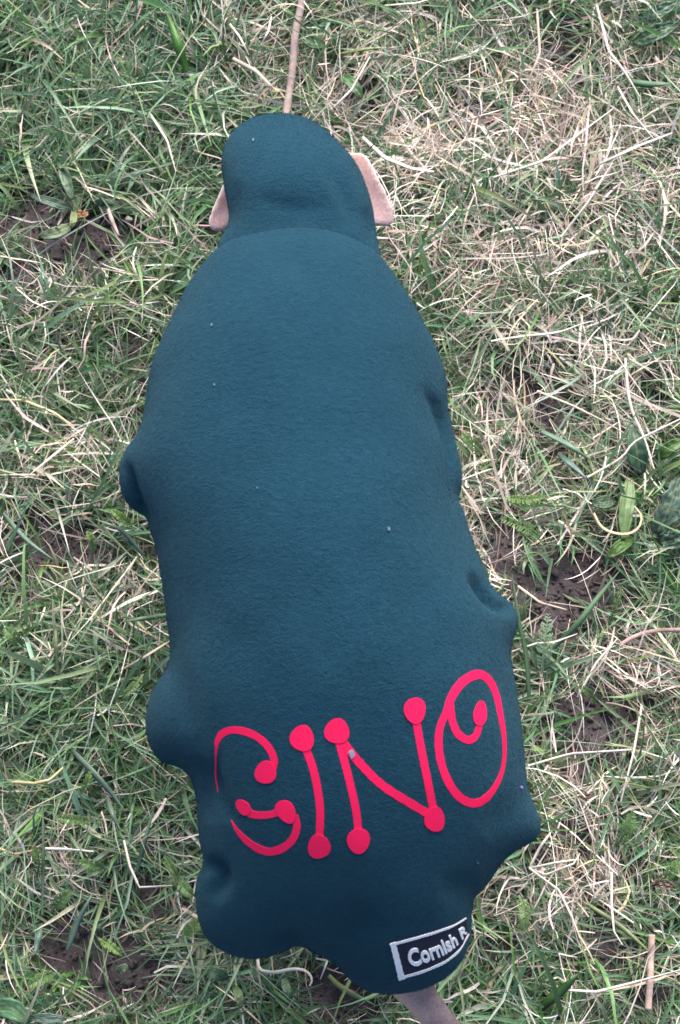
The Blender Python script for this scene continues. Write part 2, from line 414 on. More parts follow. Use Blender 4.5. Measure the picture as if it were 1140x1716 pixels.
    for line, depth, wid in creases:
        S = spline(line, 40); d2 = ((px[:, None] - S[None])**2).sum(-1); kk = d2.argmin(1); d = np.sqrt(d2.min(1))
        tpos = kk / 39.0; fade = np.sin(np.pi * np.clip(.02 + .96 * tpos, 0, 1))**.9
        g_ = depth * np.exp(-(d / wid)**2) * fade; disp -= g_ * .6; drop += g_ * .55 * np.clip(1.25 - vn[:, 2], .2, 1)
    disp += wrinkle * (vnoise(V[:, 0], V[:, 1], 16, 30 + seed) + .5 * vnoise(V[:, 0], V[:, 1], 38, 31 + seed)) * np.clip(h / .03, 0, 1)
    V = V + vn * disp[:, None]; V[:, 2] -= np.where(isb, 0, drop)
    # the cloth hanging down from the outline
    loop = [bmap[i] for i in range(nb)]
    A0, A1 = np.array(axis[0]), np.array(axis[1]); ax = A1 - A0
    tt = np.clip(((b2 - A0) @ ax) / (ax @ ax), 0, 1); foot = A0 + tt[:, None] * ax
    VV = [V]; FF = [tuple(f) for f in F]; prev = loop; cnt = n
    for s in skirt:
        k = shrink * (s / skirt[-1])**1.1
        ring = np.c_[b2 + (foot - b2) * k, B[:, 2] - s]
        VV.append(ring); cur = list(range(cnt, cnt + nb)); cnt += nb
        for i in range(nb):
            j = (i + 1) % nb; FF.append((prev[j], prev[i], cur[i], cur[j]))
        prev = cur
    o = mesh_obj(name, np.vstack(VV), FF, mat, parent)
    return o, V, F, vn

BODY_L = [(500,386),(455,389),(415,396),(382,407),(360,424),(330,458),(305,500),(285,545),(268,590),(255,622),(248,660),(245,700),(238,732),(215,756),(203,790),(204,822),(217,848),(240,868),
          (256,893),(266,925),(275,980),(282,1040),(286,1085),(282,1112),(265,1140),(251,1172),(245,1210),(251,1248),(270,1276),(300,1286),(318,1302),(328,1332),(332,1370),(336,1410),
          (340,1442),(331,1470),(328,1502),(333,1540),(346,1570),(372,1592),(410,1605),(448,1604),(478,1594),(502,1589),(532,1597),(563,1616),(590,1644),(620,1660),(660,1665),(710,1655),
          (748,1636),(774,1608),(787,1570),(790,1532),(796,1503),(818,1480),(836,1452),(860,1427),(888,1413),(904,1395),(904,1370),(891,1340),(881,1308),(877,1260),(870,1200),(861,1142),
          (853,1095),(861,1066),(867,1040),(860,1014),(840,1000),(824,987),(808,955),(791,910),(779,872),(770,845),(774,810),(769,770),(760,722),(750,684),(747,640),(735,600),
          (714,556),(690,510),(665,470),(640,436),(622,420),(590,404),(548,391)]
def lerp_tab(tab, wid=70.0):
    ys, vs = zip(*tab); g = np.arange(-400, 2300, 5.0); k = np.exp(-(np.arange(-160, 161, 5.0) / wid)**2); k /= k.sum()
    sm = np.convolve(np.interp(g, ys, vs), k, 'same')        # no kinks in the cloth
    return lambda x, y: np.interp(y, g, sm)
body_rim = lerp_tab([(380, .355), (520, .340), (800, .330), (1150, .330), (1400, .315), (1560, .290), (1670, .265)])
body_k = lerp_tab([(380, .66), (520, .92), (900, 1.08), (1250, 1.0), (1450, .92), (1670, .85)])
CREASES = [
    ([(216,775),(226,826),(252,878)], .012, 7), ([(712,650),(742,696),(757,765),(766,855)], .012, 8), ([(788,960),(826,1008),(862,1022)], .013, 9),
    ([(344,1438),(368,1470),(360,1512)], .011, 15), ([(364,1262),(362,1300),(372,1345),(388,1378)], .006, 9), ([(318,1268),(345,1310),(352,1380)], .006, 16),
    ([(455,1590),(480,1578),(520,1590)], .006, 12), ([(800,1500),(770,1490),(735,1500)], .004, 26), ([(690,640),(715,690),(735,740)], .003, 22),
    ([(560,1600),(590,1560),(640,1530)], .005, 30), ([(270,1110),(300,1150),(310,1230)], .004, 26), ([(880,1350),(850,1360),(810,1400)], .003, 28)]

dog = bpy.data.objects.new('dog', None); COL.objects.link(dog); dog.empty_display_size = .1
tag(dog, 'dog in a dark teal fleece coat with hood, seen from above with its head down', 'dog')
ax0, ax1 = at(495, 560, .33), at(600, 1380, .31)
coat, cV, cF, cN = inflate('coat', BODY_L, body_rim, .0028, 560, body_k, M_FLEECE, dog, CREASES, (.010, .028, .052, .08, .11), .30, ((ax0.x, ax0.y), (ax1.x, ax1.y)), .0016)
tag(coat, 'teal fleece coat with a red curly name and a small woven label')
HOOD = [(384,236),(372,268),(375,308),(380,348),(378,380),(366,412),(358,460),(365,540),(400,610),(500,630),(600,610),(640,540),(646,465),(636,420),(630,372),(620,332),(605,292),(588,266),(560,238),(535,215),(503,200),(470,195),(438,198),(406,213)]
hood_rim = lerp_tab([(190, .225), (260, .262), (330, .282), (390, .288), (520, .308), (640, .315)], 25)
hood_k = lerp_tab([(190, .80), (250, .92), (300, .86), (350, .74), (395, .62), (450, .62), (640, .7)], 25)
h0, h1 = at(470, 290, .25), at(500, 450, .3)
hood, hV, hF, hN = inflate('hood', HOOD, hood_rim, .0028, 300, hood_k, M_FLEECE, coat,
    [([(535,255),(575,320),(592,385)], .007, 14), ([(612,345),(622,380),(628,410)], .004, 9), ([(396,300),(392,345),(375,395)], .004, 12), ([(430,330),(500,350),(560,345)], .002, 14), ([(440,384),(500,374),(570,386)], .0015, 14), ([(400,330),(480,345),(560,335)], .0012, 26)],
    (.008, .02, .035, .05), .18, ((h0.x, h0.y), (h1.x, h1.y)), .0012, 5)

BV = BVHTree.FromPolygons([tuple(v) for v in cV], [tuple(f) for f in cF])
HBV = BVHTree.FromPolygons([tuple(v) for v in hV], [tuple(f) for f in hF])
def on_cloth(px, py, lift, tree=None):
    """point of the coat's surface at this place, lifted along its normal"""
    tree = tree or BV
    loc, nrm, i, d = tree.ray_cast(CAM_LOC, ray(px, py), 5)
    if loc is None: return None
    if nrm.z < 0: nrm = -nrm
    return loc + nrm * lift
def cloth_patch(name, pv, faces, lift, mat, parent, tree=None, thick=.0008):
    V, ok = [], []
    for p in pv:
        l = on_cloth(p[0], p[1], lift if len(p) < 3 else p[2], tree); ok.append(l is not None); V.append(l if l is not None else Vector((0, 0, 0)))
    F = [f for f in faces if all(ok[i] for i in f)]
    used = sorted({i for f in F for i in f}); mp = {u: k for k, u in enumerate(used)}
    o = mesh_obj(name, [V[u] for u in used], [tuple(mp[i] for i in f) for f in F], mat, parent)
    md = o.modifiers.new('thickness', 'SOLIDIFY'); md.thickness = thick; md.offset = -1
    es = o.modifiers.new('crisp_edges', 'EDGE_SPLIT'); es.split_angle = math.radians(50)
    return o
def stroke(pv, fs, pts, lift):
    """pts: (x, y, width) pixels"""
    S = spline(np.array(pts, float), max(10, int(sum(math.dist(pts[i][:2], pts[i + 1][:2]) for i in range(len(pts) - 1)) / 4)))
    t = np.gradient(S[:, :2], axis=0); t /= np.linalg.norm(t, axis=1, keepdims=True); nn = np.c_[-t[:, 1], t[:, 0]]
    k0 = len(pv); m = 5
    for i in range(len(S)):
        wob = 1 + .05 * math.sin(i * 1.7 + S[i, 0])
        for j in range(m): q_ = S[i, :2] + nn[i] * S[i, 2] * wob * (j / (m - 1) - .5); pv.append((q_[0], q_[1], lift))
    for i in range(len(S) - 1):
        for j in range(m - 1): a = k0 + i * m + j; fs.append((a, a + 1, a + m + 1, a + m))
def blob(pv, fs, cx, cy, rx, ry, rot, lift):
    k0 = len(pv); pv.append((cx, cy, lift)); c, s = math.cos(rot), math.sin(rot); n = 28
    for rr in (.5, 1):
        for i in range(n):
            a = 2 * math.pi * i / n; k = rr * (1 + .05 * math.sin(3 * a + cx))
            x, y = rx * k * math.cos(a), ry * k * math.sin(a); pv.append((cx + c * x - s * y, cy + s * x + c * y, lift))
    for i in range(n):
        j = (i + 1) % n; fs.append((k0, k0 + 1 + i, k0 + 1 + j)); fs.append((k0 + 1 + i, k0 + 1 + n + i, k0 + 1 + n + j, k0 + 1 + j))
LET = [
 ('red letter G fading into a fold of the coat', [[(364,1256,2),(364,1244,8),(373,1229,12),(391,1223,12),(411,1226,12),(430,1234,12),(446,1247,12),(456,1262,12),(460,1277,12),(458,1288,11)],
   [(363,1250,4),(362,1275,3),(362,1300,2.2),(366,1328,.8)],
   [(388,1374,1),(397,1390,6),(412,1407,10),(430,1420,12),(450,1427,13),(470,1423,13),(486,1412,13),(495,1398,13),(498,1381,12),(494,1366,12)],
   [(408,1350,16),(420,1363,13),(440,1366,12),(460,1363,12),(475,1355,14)]],
   [(446,1294,18,19,0),(480,1359,15,21,-.6),(409,1352,10,15,-.7)]),
 ('red letter I with ball ends', [[(511,1250,13),(524,1285,13),(533,1325,13),(537,1365,13),(535,1410,13)]], [(507,1237,20,22,-.3),(535,1418,19,20,0)]),
 ('red letter N with ball ends', [[(568,1240,14),(580,1285,13),(591,1330,13),(598,1365,13),(601,1400,13)], [(572,1240,15),(600,1275,14),(640,1315,14),(688,1346,14),(722,1366,14)], [(697,1205,13),(706,1255,13),(716,1305,13),(727,1360,13)]],
   [(565,1225,21,21,0),(601,1408,19,21,.2),(695,1190,18,22,0),(728,1372,17,21,0)]),
 ('red letter O with an inner curl', [[(747,1197,12),(757,1168,14),(775,1143,15),(800,1130,15),(818,1138,13),(831,1163,11),(839,1200,9),(845,1240,7),(844,1280,6),(834,1311,8),(816,1336,12),(795,1346,14),(772,1337,14),(753,1313,14),(740,1280,13),(735,1246,13),(738,1217,12),(749,1192,12)],
   [(755,1180,11),(758,1208,12),(768,1230,13),(785,1240,13),(797,1233,11),(804,1215,10)]], [(804,1196,11,21,.1)])]
for lab, strokes, blobs in LET:
    pv, fs = [], []; li = .00025
    for s in strokes: stroke(pv, fs, s, li); li += .00005
    for b in blobs: blob(pv, fs, *b, li); li += .00004
    tag(cloth_patch('letter', pv, fs, .001, M_RED, coat, thick=.0004), lab)

# woven label
TOPC = spline([(653,1579),(690,1569),(735,1556),(762,1546),(779,1536)], 40); BOTC = spline([(668,1640),(708,1629),(748,1611),(771,1590),(784,1565)], 40)
def lab_uv(u, v):
    k = np.clip(u, 0, 1) * 39; i = int(min(38, k)); f = k - i
    a = TOPC[i] * (1 - f) + TOPC[i + 1] * f; b = BOTC[i] * (1 - f) + BOTC[i + 1] * f
    return b + (a - b) * v
def uv_grid(u0, u1, v0, v1, nu, nv, lift):
    pv = []; fs = []
    for i in range(nu + 1):
        for j in range(nv + 1): q_ = lab_uv(u0 + (u1 - u0) * i / nu, v0 + (v1 - v0) * j / nv); pv.append((q_[0], q_[1], lift))
    for i in range(nu):
        for j in range(nv): a = i * (nv + 1) + j; fs.append((a, a + nv + 1, a + nv + 2, a + 1))
    return pv, fs
tag(cloth_patch('label_patch', *uv_grid(0, 1, 0, 1, 40, 16, .0008), .0008, M_PATCH, coat, thick=.0012), 'small navy woven label near the tail')
pv, fs = [], []
for (u0, u1, v0, v1, nu, nv, l) in ((.0, 1, .925, .985, 44, 2, .0013), (.0, 1, .015, .075, 44, 2, .0013), (.005, .075, .0, 1, 2, 16, .0016)):
    p_, f_ = uv_grid(u0, u1, v0, v1, nu, nv, l); k0 = len(pv)
    p_ = [(x + .5 * math.sin(i * 2.3), y + .5 * math.cos(i * 3.1), l_) for i, (x, y, l_) in enumerate(p_)]
    pv += p_; fs += [tuple(i + k0 for i in f) for f in f_]
tag(cloth_patch('label_border', pv, fs, .0014, M_WHITE, coat), 'white stitched border of the label')
tc = bpy.data.curves.new('label_text', 'FONT'); tc.body = 'Cornish R'; tc.size = 1; tc.offset = .028; tc.resolution_u = 4
to = bpy.data.objects.new('label_text_source', tc); COL.objects.link(to)
bpy.context.view_layer.update()
tm = bpy.data.meshes.new_from_object(to.evaluated_get(bpy.context.evaluated_depsgraph_get()))
bpy.data.objects.remove(to)
bmt = bmesh.new(); bmt.from_mesh(tm); bmesh.ops.triangulate(bmt, faces=bmt.faces)
bmesh.ops.subdivide_edges(bmt, edges=[e for e in bmt.edges if e.calc_length() > .12], cuts=2, use_grid_fill=True)
xs = [v.co.x for v in bmt.verts]; x0, x1 = min(xs), max(xs)
pv = []
for v_ in bmt.verts:
    u = (v_.co.x - x0) / (x1 - x0); u = .17 + .80 * (u ** .93); q_ = lab_uv(u, .27 + .62 * v_.co.y); pv.append((q_[0], q_[1], .0016))
bmt.verts.index_update(); fs = [tuple(v_.index for v_ in f.verts) for f in bmt.faces]; bmt.free()
tag(cloth_patch('label_text', pv, fs, .0016, M_WHITE, coat), 'white woven words on the label')
# lint
for k, (x, y, r, m, tr, l) in enumerate([(425,236,3.5,M_LINT,HBV,'pale lint fleck on top of the hood'),(360,645,3,M_LINT,BV,'pale lint fleck on the left shoulder'),(651,886,4,M_LINT,BV,'pale lint fleck on the right flank'),
        (356,545,2.5,M_LINT,BV,'faint lint fleck near the neck'),(590,1264,9,M_SCRAP,BV,'grey scrap between the strokes of the N'),(873,1319,2.6,M_LILAC,BV,'lilac lint fleck at the right hip'),(800,1445,2.5,M_LINT,BV,'pale lint fleck by the right haunch'),(432,818,2,M_LINT,BV,'faint lint fleck on the left side')]):
    pv, fs = [], []; n = 7
    pv.append((x, y, .0006))
    for i in range(n):
        a = 2 * math.pi * i / n; rr = r * random.uniform(.5, 1.1); pv.append((x + rr * math.cos(a) * .7, y + rr * math.sin(a), .0005))
    fs = [(0, 1 + i, 1 + (i + 1) % n) for i in range(n)]
    tag(cloth_patch('lint_fleck', pv, fs, .001, m, hood if tr is HBV else coat, tr, .0006) if tr is BV else cloth_patch('lint_fleck', pv, fs, .001, m, coat, tr, .0006), l)

# raised nap of the fleece: short fibres standing off the cloth, none through the lettering
def nap(name, V, F, n, parent, blocked):
    T = V[F]; ar = np.linalg.norm(np.cross(T[:, 1] - T[:, 0], T[:, 2] - T[:, 0]), axis=1); k = rng.choice(len(F), n, p=ar / ar.sum())
    r1, r2 = np.sqrt(rng.random(n)), rng.random(n); P = T[k, 0] * (1 - r1)[:, None] + T[k, 1] * (r1 * (1 - r2))[:, None] + T[k, 2] * (r1 * r2)[:, None]
    N_ = np.cross(T[k, 1] - T[k, 0], T[k, 2] - T[k, 0]); N_ /= np.linalg.norm(N_, axis=1, keepdims=True) + 1e-15
    if blocked is not None:
        px = np.clip(to_px(P), 0, [1139, 1715]).astype(int); ok = ~blocked[px[:, 1], px[:, 0]]; P, N_ = P[ok], N_[ok]; n = len(P)
    d = N_ + rng.normal(0, .55, (n, 3)) + np.array([.1, -.35, 0]); d /= np.linalg.norm(d, axis=1, keepdims=True)
    s_ = np.cross(d, rng.normal(0, 1, (n, 3))); s_ /= np.linalg.norm(s_, axis=1, keepdims=True)
    L = rng.uniform(.0005, .0012, n)[:, None]; w_ = .000085
    Q_ = np.stack([P - s_ * w_, P + s_ * w_, P + d * L + s_ * w_ * .4, P + d * L - s_ * w_ * .4], 1).reshape(-1, 3)
    o = np_mesh(name, Q_, np.arange(n * 4).reshape(-1, 4), M_FLEECE, None); o.parent = parent
    return tag(o, kind='stuff')
blocked = np.zeros((1716, 1140), bool)
for o_ in [x for x in coat.children if x.name.split('.')[0] in ('letter', 'label_patch', 'label_border')]:
    for x, y in to_px(np.array([tuple(v_.co) for v_ in o_.data.vertices])).astype(int): blocked[max(0, y - 3):y + 4, max(0, x - 3):x + 4] = True
nap('fleece_nap', cV, cF, 110000, coat, blocked); nap('hood_nap', hV, hF, 27000, coat, None)

# ------------------------------------------------------------------ dog body: one continuous skin with legs, tail, neck, head and ears
def build_body():
    J = {}; E = []; R = {}
    def j(n, p, r, fr=None): J[n] = Vector(p); R[n] = r; (E.append((fr, n)) if fr else None)
    cx = at(520, 640, .3); rx = at(600, 1330, .3)
    d = (cx - rx).normalized(); d.z = 0; s = Vector((d.y, -d.x, 0))                 # forward, dog's right
    j('pelvis', at(598, 1340, .300), (.070, .066))
    j('loin', at(575, 1150, .320), (.052, .056), 'pelvis'); j('rib', at(548, 900, .305), (.070, .080), 'loin'); j('chest', at(525, 680, .292), (.078, .102), 'rib')
    j('withers', at(508, 540, .300), (.052, .058), 'chest'); j('neck', at(498, 430, .272), (.036, .036), 'withers'); j('nape', at(488, 350, .250), (.032, .032), 'neck')
    j('skull', at(480, 290, .235), (.037, .036), 'nape'); j('stop', at(477, 265, .185), (.026, .026), 'skull'); j('muzzle', at(475, 250, .125), (.018, .018), 'stop'); j('nose', at(475, 244, .080), (.011, .011), 'muzzle')
    j('croup', at(645, 1520, .285), (.036, .034), 'pelvis'); j('tail1', at(668, 1615, .250), (.020, .020), 'croup'); j('tail2', at(706, 1672, .235), (.0128, .0128), 'tail1')
    j('tail3', at(752, 1732, .21), (.0115, .0115), 'tail2'); j('tail4', at(800, 1800, .15), (.009, .009), 'tail3'); j('tail5', at(835, 1850, .10), (.005, .005), 'tail4')
    for q in (-1, 1):
        sh = J['chest'] + d * .03 + s * q * .045; n = 'fl' if q < 0 else 'fr'
        st = .03 if q < 0 else -.02
        j(n + '0', sh + Vector((0, 0, -.05)), (.034, .040), 'chest'); j(n + '1', sh - d * .03 + s * q * .012 + Vector((0, 0, -.105)), (.022, .024), n + '0')
        j(n + '2', sh + d * (st * .6) + s * q * .008 + Vector((0, 0, -.20)), (.0125, .0125), n + '1'); j(n + '3', sh + d * st + s * q * .006 + Vector((0, 0, -.272)), (.011, .011), n + '2')
        foot = sh + d * (st + .022) + s * q * .006; foot.z = .008; j(n + '4', foot, (.016, .013), n + '3')
        hp = J['pelvis'] + s * q * .042 - d * .01; n = 'hl' if q < 0 else 'hr'; st = -.03 if q < 0 else .02
        j(n + '0', hp + Vector((0, 0, -.03)), (.045, .055), 'pelvis'); j(n + '1', hp + d * .05 + s * q * .022 + Vector((0, 0, -.115)), (.026, .030), n + '0')
        j(n + '2', hp - d * (.055 - st) + s * q * .016 + Vector((0, 0, -.195)), (.0145, .014), n + '1'); j(n + '3', hp - d * (.045 - st) + s * q * .012 + Vector((0, 0, -.268)), (.011, .011), n + '2')
        foot = hp - d * (.02 - st) + s * q * .012; foot.z = .008; j(n + '4', foot, (.016, .013), n + '3')
    # flesh along every bone, tapering from joint to joint, later fused into one skin
    bm = bmesh.new()
    unit = bmesh.new(); bmesh.ops.create_icosphere(unit, subdivisions=2, radius=1); uv_ = [v_.co.copy() for v_ in unit.verts]; uf_ = [[v_.index for v_ in f.verts] for f in unit.faces]; unit.free()
    for a_, b_ in E:
        ln = (J[b_] - J[a_]).length; r0 = min(R[a_][0], R[b_][0]); m_ = max(3, int(ln / (r0 * .18)) + 1)
        for k_ in range(m_ + 1):
            t_ = k_ / m_; c_ = J[a_].lerp(J[b_], t_); rs = R[a_][0] * (1 - t_) + R[b_][0] * t_; rz_ = R[a_][1] * (1 - t_) + R[b_][1] * t_
            vs = [bm.verts.new(c_ + Vector((v_.x * rs, v_.y * rs, v_.z * rz_))) for v_ in uv_]
            for f in uf_: bm.faces.new([vs[i] for i in f])
    o = bpy.data.objects.new('body', bpy.data.meshes.new('body')); COL.objects.link(o)
    tips = []
    def ear(out_px, root_px, zo, zr):
        S = spline(out_px, 40, closed=True); ctr = S.mean(0); n = len(S)
        def zz(p):
            k = np.clip(np.linalg.norm(np.array(p) - np.array(root_px)) / 110, 0, 1); return zr + (zo - zr) * k
        rings = []
        for sg in (1, -1):
            for rr in (1.0, .93, .6, .25):
                ring = []
                for p in S:
                    q_ = ctr + (p - ctr) * rr; th = (.0028 if rr < .95 else .0012) * sg; cup = -.006 * (1 - rr)
                    ring.append(bm.verts.new(at(q_[0], q_[1], zz(q_) + th + cup)))
                rings.append(ring)
            tips.append((ctr, S))
        for a, b, fl in ((0, 1, 0), (1, 2, 0), (2, 3, 0), (4, 5, 1), (5, 6, 1), (6, 7, 1), (0, 4, 1)):
            for i in range(n):
                k = (i + 1) % n; f = [rings[a][i], rings[a][k], rings[b][k], rings[b][i]]
                bm.faces.new(f[::-1] if fl else f)
        bm.faces.new(rings[3]); bm.faces.new(rings[7][::-1])
    EAR_R = [(575,262),(592,255),(608,256),(620,268),(634,296),(648,322),(660,350),(661,366),(655,379),(642,381),(628,379),(606,372),(575,350),(562,300)]
    EAR_L = [(384,290),(374,306),(366,326),(357,346),(349,368),(350,382),(359,388),(372,388),(382,384),(405,372),(412,330),(402,300)]
    ear(EAR_R, (575, 300), .222, .238); ear(EAR_L, (400, 320), .222, .238)
    m2 = bpy.data.meshes.new('body'); bm.to_mesh(m2); bm.free()
    o.modifiers.clear(); o.data = m2
    rm = o.modifiers.new('remesh', 'REMESH'); rm.mode = 'VOXEL'; rm.voxel_size = .0026; rm.use_smooth_shade = True
    sm = o.modifiers.new('smooth', 'SMOOTH'); sm.iterations = 5; sm.factor = .5
    bpy.context.view_layer.update()
    m3 = bpy.data.meshes.new_from_object(o.evaluated_get(bpy.context.evaluated_depsgraph_get()))
    o.modifiers.clear(); o.data = m3; o.name = 'body'; m3.name = 'body'
    V = np.empty(len(m3.vertices) * 3); m3.vertices.foreach_get('co', V); V = V.reshape(-1, 3)
    px = to_px(V); C = np.tile(np.array([.16, .12, .115]), (len(V), 1))
    C *= (1 + .18 * vnoise(V[:, 0], V[:, 1], 60, 40))[:, None]
    for out in (EAR_R, EAR_L):
        S = spline(out, 120, closed=True); lo, hi = S.min(0) - 6, S.max(0) + 6
        sel = (V[:, 2] > .205) & (V[:, 2] < .25) & (px[:, 0] > lo[0]) & (px[:, 0] < hi[0]) & (px[:, 1] > lo[1]) & (px[:, 1] < hi[1])
        d = np.sqrt(((px[sel][:, None] - S[None])**2).sum(-1)).min(1); e = np.exp(-(d / 3.2)**2)[:, None]
        up = np.clip((px[sel][:, 1:2] - lo[1]) / (hi[1] - lo[1]), 0, 1)
        body_c = np.array([.32, .195, .175]) * (1 - up) + np.array([.47, .325, .345]) * up
        C[sel] = body_c * (1 - e) + np.array([.74, .65, .65]) * e
    nz = np.array(J['nose']); C *= (1 - .9 * np.exp(-(np.linalg.norm(V - nz, axis=1) / .012)**2))[:, None]
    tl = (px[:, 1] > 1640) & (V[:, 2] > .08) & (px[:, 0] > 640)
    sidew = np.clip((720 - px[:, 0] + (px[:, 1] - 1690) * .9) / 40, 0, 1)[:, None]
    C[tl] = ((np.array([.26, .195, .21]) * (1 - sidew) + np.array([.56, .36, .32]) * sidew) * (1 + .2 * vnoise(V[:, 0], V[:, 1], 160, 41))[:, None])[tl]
    m3.polygons.foreach_set('use_smooth', [True] * len(m3.polygons)); set_cols(m3, C); m3.materials.clear(); m3.materials.append(M_SKIN)
    o.parent = dog
    tag(o, 'greyish fawn short haired body with folded ears and thin tail')
build_body()

# ------------------------------------------------------------------ single plants, straws and sticks one can pick out
def tube(name, P, rad, cols, mat, sides=7):
    """knobbly tapered stem through world points"""
    P = np.asarray(P); n = len(P); T = np.gradient(P, axis=0); T /= np.linalg.norm(T, axis=1, keepdims=True)
    S = np.cross(T, [0, 0, 1.0]); S /= np.linalg.norm(S, axis=1, keepdims=True) + 1e-9; U = np.cross(S, T)
    V, F, C = [], [], []
    for i in range(n):
        for k in range(sides):
            a = 2 * math.pi * k / sides; V.append(P[i] + (S[i] * math.cos(a) + U[i] * math.sin(a)) * rad[i]); C.append(cols[i])
    for i in range(n - 1):
        for k in range(sides):
            a, b = i * sides + k, i * sides + (k + 1) % sides; F.append((a, b, b + sides, a + sides))
    F.append(tuple(range(sides))[::-1]); F.append(tuple(range((n - 1) * sides, n * sides)))
    return mesh_obj(name, V, F, mat, cols=np.array(C))
def lie(px, z):
    """world polyline of a thing lying on the sward along these pixels"""
    W = at_np(px, z); return W
def strip(name, pts, wpx, z, col, tipcol, mat, label, cat, group, tipw=.05, basew=.7, fold=.3, roll=0., straight=False):
    n = 16; pts = np.array(pts, float)
    if straight:      # keeps the kinks of a broken straw
        L = np.r_[0, np.cumsum(np.linalg.norm(np.diff(pts, axis=0), axis=1))]; u = np.linspace(0, L[-1], n); S = np.stack([np.interp(u, L, pts[:, k]) for k in (0, 1)], 1)
    else: S = spline(pts, n)
    t = np.linspace(0, 1, n); zz = z[0] + (z[1] - z[0]) * t + .006 * np.sin(math.pi * t) + .0015 * np.sin(t * 9 + pts[0, 0])
    claim(spline(S, 60), np.interp(np.linspace(0, 1, 60), t, zz), wpx / 2)
    P = at_np(S, zz); T = np.gradient(P, axis=0); T /= np.linalg.norm(T, axis=1, keepdims=True)
    sd_ = np.cross(T, [0, 0, 1.0]); sd_ /= np.linalg.norm(sd_, axis=1, keepdims=True); up = np.cross(sd_, T)
    r = roll + .25 * np.sin(t * 5 + pts[0, 1]); sd2 = sd_ * np.cos(r)[:, None] + up * np.sin(r)[:, None]; up2 = np.cross(sd2, T)
    wm = wpx / F_PX * 1.28 * (basew + (1 - basew) * np.minimum(1, t * 3)) * (1 - (1 - tipw) * t**3); hw = (wm / 2)[:, None]
    V = np.stack([P - sd2 * hw + up2 * hw * fold, P, P + sd2 * hw + up2 * hw * fold, P - up2 * hw * .25], 1)
    V = V.reshape(-1, 3); F = []
    for i in range(n - 1):
        a = i * 4; b = a + 4
        F += [(a, a + 1, b + 1, b), (a + 1, a + 2, b + 2, b + 1), (a + 2, a + 3, b + 3, b + 2), (a + 3, a, b, b + 3)]
    C = np.array(col)[None] * (1 - t[:, None]**1.5) + np.array(tipcol)[None] * t[:, None]**1.5
    C = np.repeat(C, 4, 0); o = mesh_obj(name, V, F, mat, cols=C)
    return tag(o, label, cat, group)

